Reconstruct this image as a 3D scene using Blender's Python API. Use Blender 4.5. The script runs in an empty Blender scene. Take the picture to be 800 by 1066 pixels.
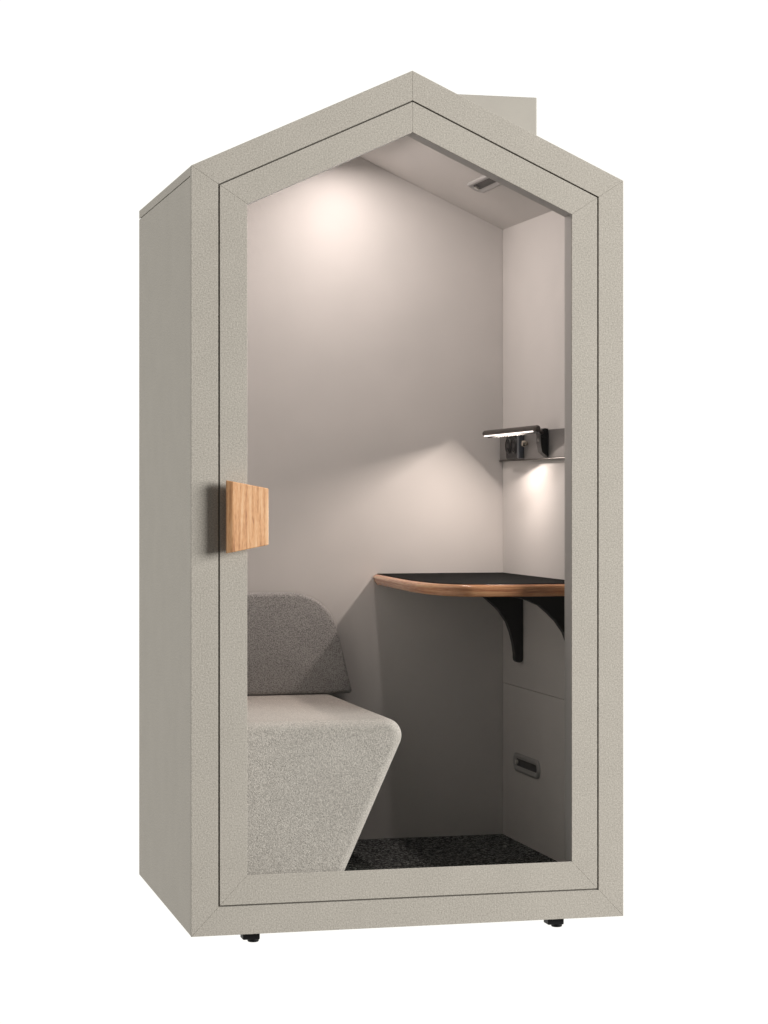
import bpy, bmesh, math, random
from mathutils import Vector, Matrix

random.seed(4)
SC = bpy.context.scene
COL = SC.collection

# ------------------------------------------------------------------ camera
cam_d = bpy.data.cameras.new('camera')
cam_d.sensor_fit = 'VERTICAL'
cam_d.sensor_height = 24.0
cam_d.lens = 24.0 * 2343.17 / 1066.0
cam_d.shift_y = -(533.0 - 510.94) / 1066.0
cam_d.clip_end = 200
cam = bpy.data.objects.new('camera', cam_d)
COL.objects.link(cam)
cam.location = (-0.912, -5.6353, 1.1276)
cam.rotation_euler = (math.pi / 2, 0, -0.2459)
SC.camera = cam

# ------------------------------------------------------------------ studio surround
w = bpy.data.worlds.new('World')
SC.world = w
w.use_nodes = True
nt = w.node_tree
nt.nodes.clear()
wo = nt.nodes.new('ShaderNodeOutputWorld')
bg = nt.nodes.new('ShaderNodeBackground')
tc = nt.nodes.new('ShaderNodeTexCoord')
sx = nt.nodes.new('ShaderNodeSeparateXYZ')
mr = nt.nodes.new('ShaderNodeMapRange')          # white studio wall behind the booth, dim studio in front
mr.interpolation_type = 'SMOOTHSTEP'
mr.inputs['From Min'].default_value = -0.30
mr.inputs['From Max'].default_value = 0.30
mr.inputs['To Min'].default_value = 0.12
mr.inputs['To Max'].default_value = 1.08
nt.links.new(tc.outputs['Generated'], sx.inputs[0])
nt.links.new(sx.outputs['Y'], mr.inputs['Value'])
nt.links.new(mr.outputs[0], bg.inputs['Strength'])
bg.inputs['Color'].default_value = (1, 0.985, 0.945, 1)
nt.links.new(bg.outputs[0], wo.inputs[0])


def area(name, loc, target, power, size, color, shape='SQUARE', size_y=None, spread=None, along=(0, 1, 0)):
    d = bpy.data.lights.new(name, 'AREA')
    d.energy = power
    d.shape = shape
    d.size = size
    if size_y:
        d.size_y = size_y
    d.color = color
    if spread:
        d.spread = math.radians(spread)
    o = bpy.data.objects.new(name, d)
    COL.objects.link(o)
    o.location = loc
    v = (Vector(target) - Vector(loc)).normalized()
    if shape == 'RECTANGLE':                     # a strip lamp: its long side runs along the bar
        z = -v
        y = Vector(along)
        y = (y - z * z.dot(y)).normalized()
        x = y.cross(z)
        o.rotation_euler = Matrix((x, y, z)).transposed().to_euler()
    else:
        o.rotation_euler = v.to_track_quat('-Z', 'Y').to_euler()
    return o


# the studio key: a large softbox far to the right, a little above the booth
area('studio_softbox', (11.2, -7.0, 3.4), (0.6, 0.0, 1.1), 2480, 5.5, (1.0, 0.985, 0.955))

vs = SC.view_settings
SC.display_settings.display_device = 'sRGB'
vs.view_transform = 'Standard'
vs.look = 'None'
vs.exposure = 0
vs.gamma = 1
SC.cycles.use_denoising = True
SC.cycles.max_bounces = 14
SC.cycles.diffuse_bounces = 3
SC.cycles.transparent_max_bounces = 12


# ------------------------------------------------------------------ materials
def mat(name, base=(0.5, 0.5, 0.5), rough=0.6, metal=0.0, spec=0.5, coat=0.0):
    m = bpy.data.materials.new(name)
    m.use_nodes = True
    b = m.node_tree.nodes['Principled BSDF']
    b.inputs['Base Color'].default_value = (*base, 1)
    b.inputs['Roughness'].default_value = rough
    b.inputs['Metallic'].default_value = metal
    b.inputs['Specular IOR Level'].default_value = spec
    b.inputs['Coat Weight'].default_value = coat
    return m


def N(m, t):
    return m.node_tree.nodes.new(t)


def L(m, a, b):
    m.node_tree.links.new(a, b)


def ramp(m, stops):
    r = N(m, 'ShaderNodeValToRGB')
    e = r.color_ramp.elements
    while len(e) < len(stops):
        e.new(0.5)
    for k, (p, c) in enumerate(stops):
        e[k].position = p
        e[k].color = (*c, 1)
    return r


def coords(m, scale=(1, 1, 1)):
    t = N(m, 'ShaderNodeTexCoord')
    mp = N(m, 'ShaderNodeMapping')
    mp.inputs['Scale'].default_value = scale
    L(m, t.outputs['Object'], mp.inputs[0])
    return mp.outputs[0]


def noise(m, co, scale, detail=2.0, rough=0.5):
    n = N(m, 'ShaderNodeTexNoise')
    n.inputs['Scale'].default_value = scale
    n.inputs['Detail'].default_value = detail
    n.inputs['Roughness'].default_value = rough
    L(m, co, n.inputs['Vector'])
    return n.outputs['Fac']


def fabric(name, dark, light, scale, contrast=0.18, bump=0.35, dist=0.002, sheen=0.15):
    m = mat(name, light, 0.95, spec=0.15)
    b = m.node_tree.nodes['Principled BSDF']
    co = coords(m)
    n1 = noise(m, co, scale, 3.0, 0.65)
    n2 = noise(m, co, scale * 2.3, 2.0, 0.6)
    n3 = noise(m, co, 9.0, 3.0, 0.6)
    a = N(m, 'ShaderNodeMath'); a.operation = 'ADD'
    L(m, n1, a.inputs[0]); L(m, n2, a.inputs[1])
    h = N(m, 'ShaderNodeMath'); h.operation = 'MULTIPLY_ADD'
    L(m, n3, h.inputs[0]); h.inputs[1].default_value = 0.06
    hh = N(m, 'ShaderNodeMath'); hh.operation = 'MULTIPLY'; hh.inputs[1].default_value = 0.5
    L(m, a.outputs[0], hh.inputs[0])
    L(m, hh.outputs[0], h.inputs[2])
    r = ramp(m, [(0.515 - contrast, dark), (0.515 + contrast, light)])
    L(m, h.outputs[0], r.inputs[0])
    L(m, r.outputs[0], b.inputs['Base Color'])
    bp = N(m, 'ShaderNodeBump')
    bp.inputs['Strength'].default_value = bump
    bp.inputs['Distance'].default_value = dist
    L(m, hh.outputs[0], bp.inputs['Height'])
    L(m, bp.outputs[0], b.inputs['Normal'])
    b.inputs['Sheen Weight'].default_value = sheen
    b.inputs['Sheen Roughness'].default_value = 0.6
    return m


M = {}
M['shell'] = fabric('shell_fabric', (0.375, 0.347, 0.302), (0.65, 0.608, 0.540), 240, 0.125, 0.5)
M['seat'] = fabric('seat_fabric', (0.305, 0.278, 0.254), (0.755, 0.698, 0.645), 310, 0.125, 0.8, 0.003)
M['back'] = fabric('backrest_fabric', (0.14, 0.135, 0.132), (0.53, 0.512, 0.502), 270, 0.11, 0.6, 0.003)

# smooth felt lining of the room inside
m = mat('lining', (0.60, 0.565, 0.535), 0.85, spec=0.2)
b = m.node_tree.nodes['Principled BSDF']
co = coords(m)
r = ramp(m, [(0.3, (0.68, 0.655, 0.638)), (0.7, (0.72, 0.690, 0.672))])
L(m, noise(m, co, 5, 3), r.inputs[0]); L(m, r.outputs[0], b.inputs['Base Color'])
bp = N(m, 'ShaderNodeBump'); bp.inputs['Strength'].default_value = 0.10; bp.inputs['Distance'].default_value = 0.001
L(m, noise(m, co, 700, 2), bp.inputs['Height']); L(m, bp.outputs[0], b.inputs['Normal'])
M['lining'] = m

# painted metal of the ventilation box
m = mat('painted_sheet', (0.53, 0.50, 0.45), 0.55, spec=0.4)
b = m.node_tree.nodes['Principled BSDF']
co = coords(m)
r = ramp(m, [(0.3, (0.43, 0.405, 0.365)), (0.7, (0.46, 0.435, 0.39))])
L(m, noise(m, co, 6, 3), r.inputs[0]); L(m, r.outputs[0], b.inputs['Base Color'])
M['sheet'] = m

# carpet
m = mat('carpet', (0.03, 0.03, 0.03), 1.0, spec=0.05)
b = m.node_tree.nodes['Principled BSDF']
co = coords(m)
v = N(m, 'ShaderNodeTexVoronoi'); v.inputs['Scale'].default_value = 240
L(m, co, v.inputs['Vector'])
mx = N(m, 'ShaderNodeMath'); mx.operation = 'MULTIPLY'
sc_ = N(m, 'ShaderNodeSeparateColor'); L(m, v.outputs['Color'], sc_.inputs[0])
L(m, sc_.outputs[0], mx.inputs[0]); L(m, noise(m, co, 60, 3), mx.inputs[1])
r = ramp(m, [(0.10, (0.014, 0.014, 0.014)), (0.28, (0.10, 0.103, 0.103)), (0.48, (0.34, 0.35, 0.34))])
L(m, mx.outputs[0], r.inputs[0]); L(m, r.outputs[0], b.inputs['Base Color'])
bp = N(m, 'ShaderNodeBump'); bp.inputs['Strength'].default_value = 1.0; bp.inputs['Distance'].default_value = 0.006
L(m, noise(m, co, 160, 3), bp.inputs['Height']); L(m, bp.outputs[0], b.inputs['Normal'])
M['carpet'] = m


def wood(name, stops, scale, rough, coat=0.0, fine=(800, 800, 70)):
    m = mat(name, stops[0][1], rough, spec=0.4, coat=coat)
    b = m.node_tree.nodes['Principled BSDF']
    co = coords(m, scale)
    n = noise(m, co, 1.0, 4, 0.6)
    n2 = noise(m, coords(m, fine), 1.0, 2, 0.5)
    a = N(m, 'ShaderNodeMath'); a.operation = 'MULTIPLY_ADD'
    L(m, n2, a.inputs[0]); a.inputs[1].default_value = 0.45; L(m, n, a.inputs[2])
    s = N(m, 'ShaderNodeMath'); s.operation = 'SUBTRACT'; s.inputs[1].default_value = 0.22
    L(m, a.outputs[0], s.inputs[0])
    r = ramp(m, stops)
    L(m, s.outputs[0], r.inputs[0]); L(m, r.outputs[0], b.inputs['Base Color'])
    bp = N(m, 'ShaderNodeBump'); bp.inputs['Strength'].default_value = 0.15; bp.inputs['Distance'].default_value = 0.001
    L(m, s.outputs[0], bp.inputs['Height']); L(m, bp.outputs[0], b.inputs['Normal'])
    return m


M['oak'] = wood('oak', [(0.28, (0.40, 0.18, 0.085)), (0.5, (0.72, 0.385, 0.185)), (0.70, (0.84, 0.54, 0.31))],
                (130, 130, 7), 0.45)
M['edge'] = wood('lacquered_edge', [(0.3, (0.50, 0.19, 0.095)), (0.5, (0.76, 0.36, 0.18)), (0.7, (0.90, 0.55, 0.30))],
                 (2.5, 2.5, 130), 0.2, coat=0.35, fine=(30, 30, 500))
M['black_top'] = mat('black_linoleum', (0.006, 0.006, 0.006), 0.8, spec=0.03)
M['black'] = mat('black_paint', (0.010, 0.010, 0.010), 0.42, spec=0.4)
M['rubber'] = mat('black_rubber', (0.010, 0.010, 0.011), 0.55, spec=0.3)
M['seal'] = mat('seal_rubber', (0.17, 0.155, 0.135), 0.8, spec=0.2)
M['jamb'] = mat('grey_edge', (0.50, 0.485, 0.47), 0.6, spec=0.3)
M['bronze'] = mat('dark_bronze_metal', (0.10, 0.088, 0.080), 0.38, metal=0.6)
M['gloss'] = mat('glossy_black', (0.008, 0.009, 0.010), 0.22, spec=0.12)
M['rail'] = mat('grey_rail_metal', (0.22, 0.21, 0.205), 0.45, metal=0.3)
M['vent'] = mat('grey_plastic', (0.40, 0.39, 0.385), 0.3, spec=0.5)
M['vent_dark'] = mat('dark_recess', (0.06, 0.058, 0.057), 0.45, spec=0.4)
M['steel'] = mat('brushed_steel', (0.55, 0.50, 0.43), 0.25, metal=1.0)
M['white'] = mat('white_plastic', (0.7, 0.68, 0.65), 0.45)

# thin clear glass
m = bpy.data.materials.new('clear_glass')
m.use_nodes = True
nt = m.node_tree
nt.nodes.clear()
out = nt.nodes.new('ShaderNodeOutputMaterial')
tr = nt.nodes.new('ShaderNodeBsdfTransparent'); tr.inputs['Color'].default_value = (0.975, 0.98, 0.975, 1)
gl = nt.nodes.new('ShaderNodeBsdfGlossy'); gl.inputs['Roughness'].default_value = 0.02
lw = nt.nodes.new('ShaderNodeLayerWeight'); lw.inputs['Blend'].default_value = 0.5
fr = nt.nodes.new('ShaderNodeMath'); fr.operation = 'POWER'; fr.inputs[1].default_value = 4.0
nt.links.new(lw.outputs['Facing'], fr.inputs[0])
fm = nt.nodes.new('ShaderNodeMath'); fm.operation = 'MULTIPLY_ADD'; fm.inputs[1].default_value = 0.4; fm.inputs[2].default_value = 0.012
nt.links.new(fr.outputs[0], fm.inputs[0]); fr = fm
mxs = nt.nodes.new('ShaderNodeMixShader')
nt.links.new(fr.outputs[0], mxs.inputs[0]); nt.links.new(tr.outputs[0], mxs.inputs[1])
nt.links.new(gl.outputs[0], mxs.inputs[2]); nt.links.new(mxs.outputs[0], out.inputs[0])
M['glass'] = m


def emit(name, col, strength):
    m = bpy.data.materials.new(name)
    m.use_nodes = True
    b = m.node_tree.nodes['Principled BSDF']
    b.inputs['Base Color'].default_value = (0.8, 0.78, 0.74, 1)
    b.inputs['Emission Color'].default_value = (*col, 1)
    b.inputs['Emission Strength'].default_value = strength
    return m


WARM = (1.0, 0.885, 0.838)
M['led'] = emit("led_diffuser", WARM, 2.0)
M['lamp_face'] = emit('downlight_diffuser', WARM, 1.2)


# ------------------------------------------------------------------ helpers
def obj(name, bm, m, parent=None, bevel=0.0, seg=2, smooth=False, angle=30):
    me = bpy.data.meshes.new(name)
    bmesh.ops.recalc_face_normals(bm, faces=bm.faces)
    bm.to_mesh(me)
    bm.free()
    me.materials.append(m)
    o = bpy.data.objects.new(name, me)
    COL.objects.link(o)
    o.parent = parent
    if bevel:
        md = o.modifiers.new('bevel', 'BEVEL')
        md.width = bevel
        md.segments = seg
        md.limit_method = 'ANGLE'
        md.angle_limit = math.radians(angle)
        md.harden_normals = False
    if smooth:
        for p in me.polygons:
            p.use_smooth = True
    return o


def thing(name, label, cat, loc=(0, 0, 0), group=None):
    o = bpy.data.objects.new(name, None)
    o.empty_display_size = 0.1
    COL.objects.link(o)
    o.location = loc
    o['label'] = label
    o['category'] = cat
    if group:
        o['group'] = group
    return o


def prism(bm, pts, fn, a, b):
    """pts: 2-D outline; fn(u, v, t) -> 3-D; extruded from t=a to t=b."""
    A = [bm.verts.new(fn(u, v, a)) for u, v in pts]
    B = [bm.verts.new(fn(u, v, b)) for u, v in pts]
    n = len(pts)
    bm.faces.new(A)
    bm.faces.new(B[::-1])
    for k in range(n):
        bm.faces.new((A[k], A[(k + 1) % n], B[(k + 1) % n], B[k]))


XZ = lambda u, v, t: (u, t, v)      # outline seen from the front, depth along y
YZ = lambda u, v, t: (t, u, v)
XY = lambda u, v, t: (u, v, t)


def box(bm, x0, x1, y0, y1, z0, z1):
    prism(bm, [(x0, z0), (x1, z0), (x1, z1), (x0, z1)], XZ, y0, y1)


def boxo(name, lim, m, parent, bevel=0.0, seg=2):
    bm = bmesh.new()
    box(bm, *lim)
    return obj(name, bm, m, parent, bevel, seg)


def prismo(name, pts, fn, a, b_, m, parent, bevel=0.0, seg=2, angle=30):
    bm = bmesh.new()
    prism(bm, pts, fn, a, b_)
    return obj(name, bm, m, parent, bevel, seg, angle=angle)


def ring(bm, outer, inner, y0, y1, gap=0.0001):
    """five mitred bars between two pentagons"""
    n = len(outer)
    for k in range(n):
        j = (k + 1) % n
        q = [Vector(outer[k]), Vector(outer[j]), Vector(inner[j]), Vector(inner[k])]
        d = (q[1] - q[0]).normalized()
        q[0] += d * gap; q[3] += d * gap
        q[1] -= d * gap; q[2] -= d * gap
        prism(bm, [tuple(v) for v in q], XZ, y0, y1)


def cyl(bm, c, axis, r, h, n=32, r2=None):
    """disc-ended cylinder from c along axis"""
    ax = Vector(axis).normalized()
    t = ax.orthogonal().normalized()
    s = ax.cross(t)
    r2 = r if r2 is None else r2
    c = Vector(c)
    A = [bm.verts.new(c + (t * math.cos(2 * math.pi * k / n) + s * math.sin(2 * math.pi * k / n)) * r) for k in range(n)]
    B = [bm.verts.new(c + ax * h + (t * math.cos(2 * math.pi * k / n) + s * math.sin(2 * math.pi * k / n)) * r2) for k in range(n)]
    bm.faces.new(A); bm.faces.new(B[::-1])
    for k in range(n):
        bm.faces.new((A[k], A[(k + 1) % n], B[(k + 1) % n], B[k]))


def rrect(cu, cv, hu, hv, r, n=8):
    p = []
    for (sx_, sy_, a0) in ((1, 1, 0), (-1, 1, 90), (-1, -1, 180), (1, -1, 270)):
        for k in range(n + 1):
            a = math.radians(a0 + 90 * k / n)
            p.append((cu + sx_ * (hu - r) + r * math.cos(a), cv + sy_ * (hv - r) + r * math.sin(a)))
    return p


# ------------------------------------------------------------------ the booth
W, D, E, H = 1.1568, 0.9538, 1.95, 2.2157
S = (H - E) / (W / 2)                    # roof slope
ROOF = lambda x: E + S * (x if x < W / 2 else W - x)
XR, XL, YB, ZF = 1.107, 0.0498, 0.924, 0.083


def pent(dx, drop, z0):
    return [(dx, z0), (W - dx, z0), (W - dx, ROOF(dx) - drop), (W / 2, H - drop), (dx, ROOF(dx) - drop)]


pod = thing('office_booth', 'beige fabric covered single person booth with gabled roof and a large glass door', 'booth')

P_OUT = pent(0, 0, 0)
P_GAP = pent(0.0692, 0.0765, 0.0722)
P_DOOR = pent(0.0733, 0.0808, 0.0762)
P_IN = pent(0.1439, 0.1593, 0.1502)

bm = bmesh.new()
ring(bm, P_OUT, P_GAP, 0.0, 0.0125)
obj('front_frame', bm, M['shell'], pod, 0.0007, 2)
bm = bmesh.new()
ring(bm, pent(0.003, 0.003, 0.003), pent(0.069, 0.0765, 0.072), 0.0127, 0.075, 0)
obj('frame_carcass', bm, M['seal'], pod)
bm = bmesh.new()
ring(bm, pent(0.0693, 0.0767, 0.0725), pent(0.0732, 0.0807, 0.0761), 0.005, 0.075, 0)
obj('door_seal', bm, M['seal'], pod)

# outer skin
ZR = 0.024                                # height of the roof panel's edge
prismo('side_panel', [(0.0140, 0.0), (D, 0.0), (D, E - ZR - 0.0015), (0.0140, E - ZR - 0.0015)], YZ, 0.0, 0.0275,
       M['shell'], pod, 0.002)
prismo('side_panel', [(0.0140, 0.0), (D, 0.0), (D, E - ZR - 0.0015), (0.0140, E - ZR - 0.0015)], YZ, W - 0.0275, W,
       M['shell'], pod, 0.002)
prismo('roof_panel', [(0.0, E - ZR), (W / 2 - 0.0008, H - ZR), (W / 2 - 0.0008, H), (0.0, E)], XZ, 0.0140, D, M['shell'], pod, 0.002)
prismo('roof_panel', [(W, E - ZR), (W / 2 + 0.0008, H - ZR), (W / 2 + 0.0008, H), (W, E)], XZ, 0.0140, D, M['shell'], pod, 0.002)
prismo('back_panel', [(0.0280, 0.0), (W - 0.0280, 0.0), (W - 0.0280, ROOF(0.0280) - ZR - 0.001), (W / 2, H - ZR - 0.001),
                      (0.0280, ROOF(0.0280) - ZR - 0.001)], XZ, YB + 0.006, D - 0.001, M['shell'], pod)
boxo('base', (0.0280, W - 0.0280, 0.0760, YB + 0.0055, 0.002, 0.066), M['seal'], pod)

# lining
ZC = 1.9224
CEIL = lambda x: ZC + S * ((x - XL) if x < W / 2 else (XR - x))
prismo('back_lining', [(0.0280, 0.066), (W - 0.0280, 0.066), (W - 0.0280, ROOF(0.0280) - ZR - 0.002), (W / 2, H - ZR - 0.002),
                       (0.0280, ROOF(0.0280) - ZR - 0.002)], XZ, YB, YB + 0.0055, M['lining'], pod)
ZS = 0.544
prismo('wall_lining', [(0.0755, 0.066), (YB - 0.0004, 0.066), (YB - 0.0004, ZC + 0.004), (0.0755, ZC + 0.004)], YZ, 0.0280, XL, M['lining'], pod)
prismo('wall_lining', [(0.0755, ZS + 0.0005), (YB - 0.0004, ZS + 0.0005), (YB - 0.0004, ZC + 0.004), (0.0755, ZC + 0.004)], YZ, XR, W - 0.0280,
       M['lining'], pod, 0.0012)
prismo('wall_lining', [(0.0755, 0.066), (YB - 0.0004, 0.066), (YB - 0.0004, ZS - 0.0005), (0.0755, ZS - 0.0005)], YZ, XR, W - 0.0280,
       M['lining'], pod, 0.0012)
for sgn in (0, 1):
    f = (lambda u, v, t: (u, t, v)) if sgn == 0 else (lambda u, v, t: (W - u, t, v))
    prismo('ceiling_lining', [(0.0282, CEIL(XL) - S * (XL - 0.0282)), (W / 2 - 0.0003, CEIL(W / 2)), (W / 2 - 0.0003, H - ZR - 0.003),
                              (0.0282, ROOF(0.0282) - ZR - 0.003)], f, 0.0755, YB - 0.0004, M['lining'], pod)
boxo('carpet', (XL + 0.0003, XR - 0.0003, 0.0760, YB - 0.0006, 0.0665, ZF), M['carpet'], pod)

# adjustable feet
for (fx, fy) in ((0.1655, 0.055), (0.985, 0.055), (0.1655, 0.895), (0.985, 0.895)):
    bm = bmesh.new()
    box(bm, fx - 0.026, fx + 0.018, fy - 0.02, fy + 0.02, -0.0215, -0.0003)
    ft = obj('foot', bm, M['rubber'], pod, 0.002)
    bm = bmesh.new()
    cyl(bm, (fx + 0.004, fy, -0.0300), (0, 0, 1), 0.0140, 0.0085, 24, 0.0160)
    obj('glide', bm, M['rubber'], ft, 0.002)

# ---- door
bm = bmesh.new()
ring(bm, P_DOOR, P_IN, 0.0, 0.0035)
door = obj('door', bm, M['shell'], pod, 0.0007, 2)
bm = bmesh.new()
ring(bm, pent(0.0739, 0.0816, 0.0768), pent(0.1441, 0.1595, 0.1300), 0.0037, 0.0600, 0)
obj('door_core', bm, M['jamb'], door, 0.001)
bm = bmesh.new()
prism(bm, pent(0.1360, 0.1500, 0.1220), XZ, 0.0400, 0.0480)
obj('glass_pane', bm, M['glass'], door)

# handle: tapered oak block standing off the door, its left edge further out
HZ = 1.062
bm = bmesh.new()
x0, x1 = 0.082, 0.194
prof = [(x0, -0.0385), (x0 + 0.0165, -0.0435), (x1, -0.029), (x1 - 0.004, -0.012), (x0 + 0.004, -0.022)]
hl, hr = 0.0925, 0.0715
hz = lambda x: hl + (hr - hl) * (x - x0) / (x1 - x0)
top = [bm.verts.new((x, y, HZ + hz(x))) for x, y in prof]
bot = [bm.verts.new((x, y, HZ - hz(x))) for x, y in prof]
bm.faces.new(top); bm.faces.new(bot[::-1])
for k in range(5):
    bm.faces.new((top[k], top[(k + 1) % 5], bot[(k + 1) % 5], bot[k]))
hd = obj('handle', bm, M['oak'], door, 0.0025, 3, angle=20)
bm = bmesh.new()
for dz in (0.045, -0.045):
    bm = bmesh.new()
    cyl(bm, (0.118, -0.026, HZ + dz), (0, 1, 0), 0.008, 0.0258, 20)
    obj('standoff', bm, M['black'], hd)


# ---- recessed air vents: an oval rim with a dark channel
def vent(name, centre, along, normal, half, halfw, m_r):
    c = Vector(centre); a = Vector(along).normalized(); n = Vector(normal).normalized(); s = n.cross(a)
    fn = lambda u, v, t: tuple(c + a * u + s * v + n * t)
    outer = rrect(0, 0, half, halfw, halfw * 0.98)
    mid = rrect(0, 0, half - 0.012, halfw - 0.007, halfw * 0.72)
    inner = rrect(0, 0, half - 0.026, halfw - 0.0160, halfw * 0.40)
    bm = bmesh.new()
    rows = []
    for pts, t in ((outer, 0.0004), (outer, 0.005), (mid, 0.0085), (inner, 0.0025)):
        rows.append([bm.verts.new(fn(u, v, t)) for u, v in pts])
    k = len(outer)
    for ra, rb in zip(rows, rows[1:]):
        for i in range(k):
            bm.faces.new((ra[i], ra[(i + 1) % k], rb[(i + 1) % k], rb[i]))
    o = obj(name, bm, m_r, pod, smooth=True)
    bm = bmesh.new()
    rows = []
    for pts, t in ((inner, 0.0025), (rrect(0, 0, half - 0.028, halfw - 0.0175, halfw * 0.34), 0.0008)):
        rows.append([bm.verts.new(fn(u, v, t)) for u, v in pts])
    for i in range(k):
        bm.faces.new((rows[0][i], rows[0][(i + 1) % k], rows[1][(i + 1) % k], rows[1][i]))
    bm.faces.new(rows[1])
    obj('recess', bm, M['vent_dark'], o)
    bm = bmesh.new()
    cc = c + a * (half - 0.034) + n * 0.0012
    cyl(bm, cc, n, 0.0065, 0.0065, 16)
    obj('screw', bm, M['white'], o)
    return o


vent('air_vent', (XR, 0.678, 0.3205), (0, 1, 0), (-1, 0, 0), 0.125, 0.027, M['vent'])
xv = 0.928
vent('air_vent', (xv, 0.50, CEIL(xv)), (0, 1, 0), (-S, 0, -1), 0.125, 0.028, M['vent'])

# ---- ventilation box on the roof
bm = bmesh.new()
xa, xb, ya, yb, zt = 0.74, 1.0885, 0.53, 0.90, 2.2575
prism(bm, [(xa, ROOF(xa) + 0.002), (xb, ROOF(xb) + 0.002), (xb, zt), (xa, zt)], XZ, ya, yb)
obj('ventilation_box', bm, M['sheet'], pod, 0.003, 3)

# ---- slim linear light under the ridge
LX, LZ, LY0, LY1 = W / 2, 2.128, 0.26, 0.785
dl = boxo('ceiling_light', (LX - 0.030, LX + 0.030, LY0, LY1, LZ, LZ + 0.018), M['white'], pod, 0.002)
boxo('diffuser', (LX - 0.022, LX + 0.022, LY0 + 0.01, LY1 - 0.01, LZ - 0.0025, LZ - 0.0003), M['lamp_face'], dl)
area('ridge_light', (LX, (LY0 + LY1) / 2, LZ - 0.004), (LX, (LY0 + LY1) / 2, 0), 4.7, 0.044, WARM, 'RECTANGLE', LY1 - LY0 - 0.02, spread=168)

# ------------------------------------------------------------------ lounge seat
seat = thing('lounge_seat', 'light grey upholstered seat with tapered side and darker grey backrest inside the booth', 'seat', (0.30, 0.5, ZF))
inv = Matrix.Translation((-0.30, -0.5, -ZF))


def local(o):
    o.data.transform(inv)
    return o


bm = bmesh.new()
cr, cc = 0.046, (0.583 - 0.046, 0.527 - 0.046)
arc = [(cc[0] + cr * math.cos(math.radians(a)), cc[1] + cr * math.sin(math.radians(a))) for a in range(-22, 91, 8)]
prism(bm, [(XL + 0.006, ZF + 0.001), (0.408, ZF + 0.001)] + arc + [(XL + 0.006, 0.527)], XZ, 0.108, 0.905)
sb = local(obj('seat_cushion', bm, M['seat'], seat, 0.027, 8, smooth=True, angle=30))
# backrest: wraps from the left wall round to the back wall, its end rounded
def end_outline():
    p = [(XL + 0.006, 0.5285)]
    p += [(0.621, 0.5285), (0.608, 0.58), (0.594, 0.64), (0.582, 0.69)]
    cx_, cz_, rx, rz = 0.430, 0.690, 0.148, 0.138
    for k in range(0, 13):
        a = math.radians(8 + 82 * k / 12)
        p.append((cx_ + rx * math.cos(a), cz_ + rz * math.sin(a)))
    p.append((XL + 0.006, 0.828))
    return p


prism_pts = end_outline()
bm = bmesh.new()
prism(bm, prism_pts, XZ, 0.845, 0.918)
prism(bm, [(0.16, 0.5285), (0.844, 0.5285), (0.844, 0.828), (0.24, 0.828), (0.19, 0.80), (0.16, 0.74)], YZ, XL + 0.006, 0.125)
local(obj('backrest', bm, M['back'], seat, 0.012, 5, smooth=True, angle=35))

# ------------------------------------------------------------------ corner desk
desk = thing('corner_desk', 'black topped corner desk with a curved coppery wooden edge on black arched brackets', 'desk', (1.107, 0.924, 0.86))
dinv = Matrix.Translation((-1.107, -0.924, -0.86))


def dl_(o):
    o.data.transform(dinv)
    return o


ctrl = [(0.7005, 0.9235), (0.692, 0.76), (0.684, 0.61), (0.680, 0.49), (0.680, 0.40), (0.684, 0.31), (0.697, 0.23), (0.722, 0.168),
        (0.758, 0.131), (0.80, 0.114), (0.86, 0.105), (0.94, 0.101), (1.03, 0.100), (1.1065, 0.100)]


def smooth_line(c, k=6):
    out = []
    for i in range(len(c) - 1):
        p0 = Vector(c[max(i - 1, 0)]); p1 = Vector(c[i]); p2 = Vector(c[i + 1]); p3 = Vector(c[min(i + 2, len(c) - 1)])
        for j in range(k):
            t = j / k
            out.append(0.5 * ((2 * p1) + (-p0 + p2) * t + (2 * p0 - 5 * p1 + 4 * p2 - p3) * t * t + (-p0 + 3 * p1 - 3 * p2 + p3) * t ** 3))
    out.append(Vector(c[-1]))
    return out


line = smooth_line(ctrl)
nrm = []
for i, p in enumerate(line):
    t = (line[min(i + 1, len(line) - 1)] - line[max(i - 1, 0)]).normalized()
    nrm.append(Vector((-t.y, t.x)))      # towards the corner of the room
if (Vector((1.1, 0.9)) - line[len(line) // 2]).dot(nrm[len(line) // 2]) < 0:
    nrm = [-v for v in nrm]
ZT = 0.8770
# wooden edge: a rounded, undercut profile swept along the curve (offset inwards, z)
prof = [(0.014, 0.000), (0.0100, 0.0002), (0.0070, -0.0008), (0.0022, -0.0042), (0.0005, -0.0066), (0.0, -0.0095), (0.0010, -0.0125), (0.0045, -0.021), (0.008, -0.029), (0.013, -0.0325), (0.024, -0.033), (0.024, -0.004)]
bm = bmesh.new()
rows = []
for p, n_ in zip(line, nrm):
    rows.append([bm.verts.new((min(p.x + n_.x * o, 1.1066), min(p.y + n_.y * o, 0.9236), ZT + z)) for o, z in prof])
k = len(prof)
for ra, rb in zip(rows, rows[1:]):
    for i in range(k):
        bm.faces.new((ra[i], ra[(i + 1) % k], rb[(i + 1) % k], rb[i]))
bm.faces.new(rows[0]); bm.faces.new(rows[-1][::-1])
dl_(obj('wood_edge', bm, M['edge'], desk, smooth=True))
bm = bmesh.new()
inner = [(min(p.x + n_.x * 0.0115, 1.1066), min(p.y + n_.y * 0.0115, 0.9236)) for p, n_ in zip(line, nrm)]
prism(bm, inner + [(1.1066, 0.9236)], XY, ZT - 0.0042 + 0.0046, ZT + 0.0022)
dl_(obj('desktop', bm, M['black_top'], desk))
bm = bmesh.new()
inner = [(min(p.x + n_.x * 0.0245, 1.1064), min(p.y + n_.y * 0.0245, 0.9234)) for p, n_ in zip(line, nrm)]
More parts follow.
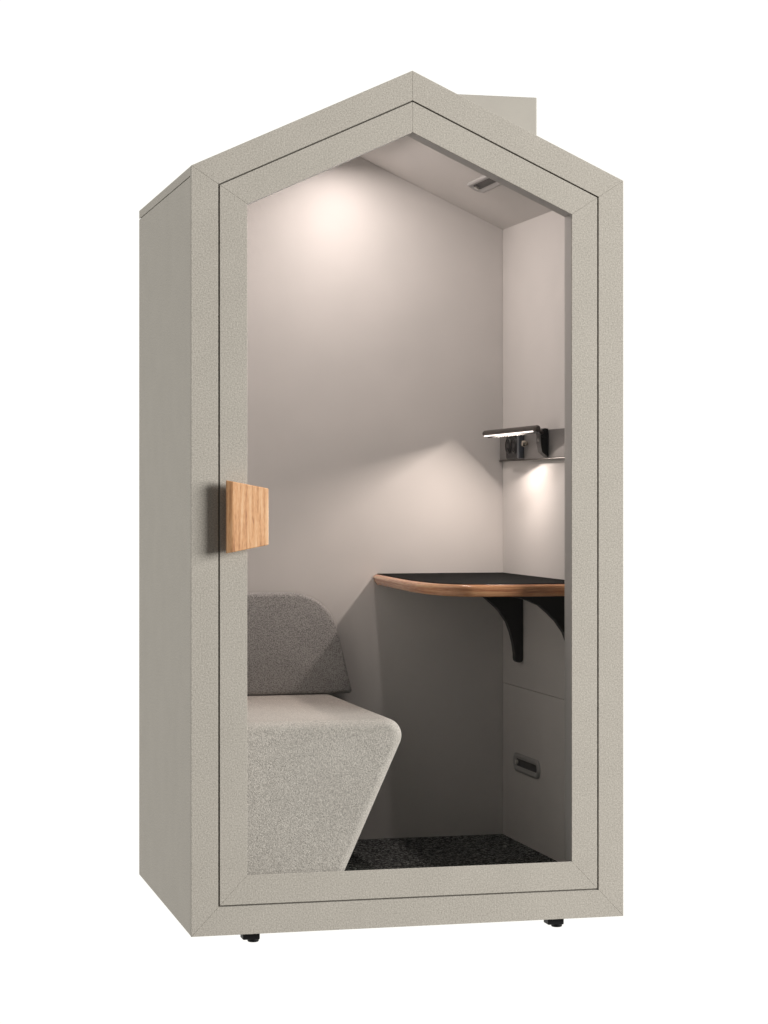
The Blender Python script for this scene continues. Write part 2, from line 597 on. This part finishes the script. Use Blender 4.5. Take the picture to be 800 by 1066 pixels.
prism(bm, inner + [(1.1064, 0.9234)], XY, ZT - 0.0325, ZT - 0.0003)
dl_(obj('bounce_underside', bm, M['white'], desk))  # unseen pale slab, added to bounce light onto the wall below the desk
BR = [(0.215, 0.842), (0.175, 0.836), (0.150, 0.828), (0.120, 0.815), (0.094, 0.793), (0.072, 0.771), (0.050, 0.740), (0.038, 0.708), (0.030, 0.677), (0.0255, 0.645)]
for yb_ in (0.715, 0.19):
    pts = [(XR - 0.0006, 0.8435)] + [(XR - a, z if i else 0.8435) for i, (a, z) in enumerate(BR)]
    for q in range(0, 7):
        a = math.pi + math.pi * q / 6
        pts.append((XR - 0.0130 + 0.0125 * math.cos(a), 0.632 + 0.0125 * math.sin(a)))
    bm = bmesh.new()
    prism(bm, pts, XZ, yb_, yb_ + 0.030)
    dl_(obj('bracket', bm, M['black'], desk, 0.003, 3, angle=40))

# ------------------------------------------------------------------ rail with sockets on the right wall
rail = thing('socket_rail', 'grey metal wall rail carrying a black power socket block above the corner desk', 'socket rail', (XR, 0.6, 1.26))
rinv = Matrix.Translation((-XR, -0.6, -1.26))


def rl(o):
    o.data.transform(rinv)
    return o


bm = bmesh.new()
box(bm, XR - 0.010, XR - 0.0005, 0.080, 0.9225, 1.221, 1.302)
rl(obj('back_plate', bm, M['rail'], rail, 0.0015))
bm = bmesh.new()
box(bm, XR - 0.0125, XR - 0.0005, 0.080, 0.9225, 1.2165, 1.2205)
rl(obj('lower_lip', bm, M['bronze'], rail, 0.001))
bm = bmesh.new()
box(bm, XR - 0.024, XR - 0.0105, 0.700, 0.815, 1.2225, 1.3010)
sk = rl(obj('socket_block', bm, M['gloss'], rail, 0.004, 3))
for y_ in (0.7285, 0.7865):
    bm = bmesh.new()
    n = 40
    cyl(bm, (XR - 0.0242, y_, 1.262), (-1, 0, 0), 0.026, 0.0035, n, 0.0235)
    so = rl(obj('socket', bm, M['black'], sk))
    bm = bmesh.new()
    rr = [(0.0205, 0.0034), (0.0192, 0.0050), (0.0175, 0.0050), (0.0162, 0.0034)]
    rows = []
    for r_, h_ in rr:
        rows.append([bm.verts.new((XR - 0.0242 - h_, y_ + r_ * math.cos(2 * math.pi * q / n), 1.262 + r_ * math.sin(2 * math.pi * q / n))) for q in range(n)])
    for ra, rb in zip(rows, rows[1:]):
        for q in range(n):
            bm.faces.new((ra[q], ra[(q + 1) % n], rb[(q + 1) % n], rb[q]))
    for dz in (-0.0095, 0.0095):
        cyl(bm, (XR - 0.0278, y_, 1.262 + dz), (-1, 0, 0), 0.0032, 0.0008, 12)
    rl(obj('socket_rim', bm, M['gloss'], so, smooth=False))
bm = bmesh.new()
box(bm, XR - 0.0265, XR - 0.0105, 0.676, 0.6995, 1.2225, 1.3010)
rl(obj('end_cap', bm, mat('slate_plastic', (0.06, 0.07, 0.085), 0.35), sk, 0.003))
bm = bmesh.new()
cyl(bm, (XR - 0.0102, 0.645, 1.266), (-1, 0, 0), 0.006, 0.008, 24)
cyl(bm, (XR - 0.0182, 0.645, 1.266), (-1, 0, 0), 0.0105, 0.009, 28, 0.008)
rl(obj('knob', bm, M['steel'], rail, 0.001))

# ------------------------------------------------------------------ task lamp
lamp = thing('task_lamp', 'slim dark bronze LED bar lamp lit and clipped to the rail above the desk', 'lamp', (XR, 0.47, 1.26))
linv = Matrix.Translation((-XR, -0.47, -1.26))


def ll(o):
    o.data.transform(linv)
    return o


A_ = Vector((1.045, 0.385, 1.3030))
B_ = Vector((0.991, 0.728, 1.2955))
LEN = (B_ - A_).length
ax = (B_ - A_).normalized()
# round bar with domed ends, flattened underneath where the light strip sits
n = 28
R_ = 0.0095
bm = bmesh.new()
rows = []
u = ax.cross(Vector((0, 0, 1))).normalized(); v = ax.cross(u)
if v.z < 0:
    v = -v
for d, f in ((0.0, 0.70), (0.0025, 0.90), (0.006, 1.0), (LEN - 0.006, 1.0), (LEN - 0.0025, 0.90), (LEN, 0.70)):
    row = []
    for q in range(n):
        a = 2 * math.pi * q / n
        ca, sa = math.cos(a) * R_ * f, max(math.sin(a) * R_ * f, -0.0062)
        row.append(bm.verts.new(A_ + ax * d + u * ca + v * sa))
    rows.append(row)
for ra, rb in zip(rows, rows[1:]):
    for q in range(n):
        bm.faces.new((ra[q], ra[(q + 1) % n], rb[(q + 1) % n], rb[q]))
bm.faces.new(rows[0]); bm.faces.new(rows[-1][::-1])
hd = ll(obj('lamp_bar', bm, M['bronze'], lamp, smooth=False))
if u.x > 0:
    u = -u                                # u now points away from the wall
def fin(o0, o1, z0, z1, d0, d1):
    bm = bmesh.new()
    c = [(o0, z0), (o1, z0), (o1, z1), (o0, z1)]
    a = [bm.verts.new(A_ + ax * d0 + u * o - v * z) for o, z in c]
    b_ = [bm.verts.new(A_ + ax * d1 + u * o - v * z) for o, z in c]
    bm.faces.new(a); bm.faces.new(b_[::-1])
    for q in range(4):
        bm.faces.new((a[q], a[(q + 1) % 4], b_[(q + 1) % 4], b_[q]))
    return bm
ll(obj('light_strip', fin(0.0056, 0.0072, 0.0058, 0.0094, 0.020, LEN - 0.010), M['led'], hd))
ll(obj('light_cutoff_fin', fin(-0.0072, -0.0059, 0.0058, 0.0130, 0.004, LEN - 0.010), M['black'], hd))  # fin added to hold the lamp's light back from the right wall
mid = A_ + ax * (LEN * 0.64) - v * 0.0069
area('task_light', mid, mid - v + u * 0.70, 3.1, 0.003, (1.0, 0.862, 0.785), 'RECTANGLE', LEN * 0.50, along=ax)
# arm from the bar to the clip
bm = bmesh.new()
pa, pb = A_ + ax * 0.012 - v * 0.002, Vector((1.084, 0.462, 1.291))
cyl(bm, pa, pb - pa, 0.006, (pb - pa).length, 16)
ll(obj('arm', bm, M['bronze'], lamp))
bm = bmesh.new()
cyl(bm, (1.0845, 0.448, 1.2895), (0, 1, 0), 0.0115, 0.044, 28)
ll(obj('hinge', bm, M['black'], lamp, 0.001))
bm = bmesh.new()
prism(bm, [(1.078, 1.302), (1.086, 1.306), (XR - 0.0105, 1.304), (XR - 0.0105, 1.2225), (1.088, 1.2300), (1.078, 1.238), (1.0735, 1.262), (1.0735, 1.285)], XZ, 0.450, 0.490)
ll(obj('clip', bm, M['black'], lamp, 0.002))
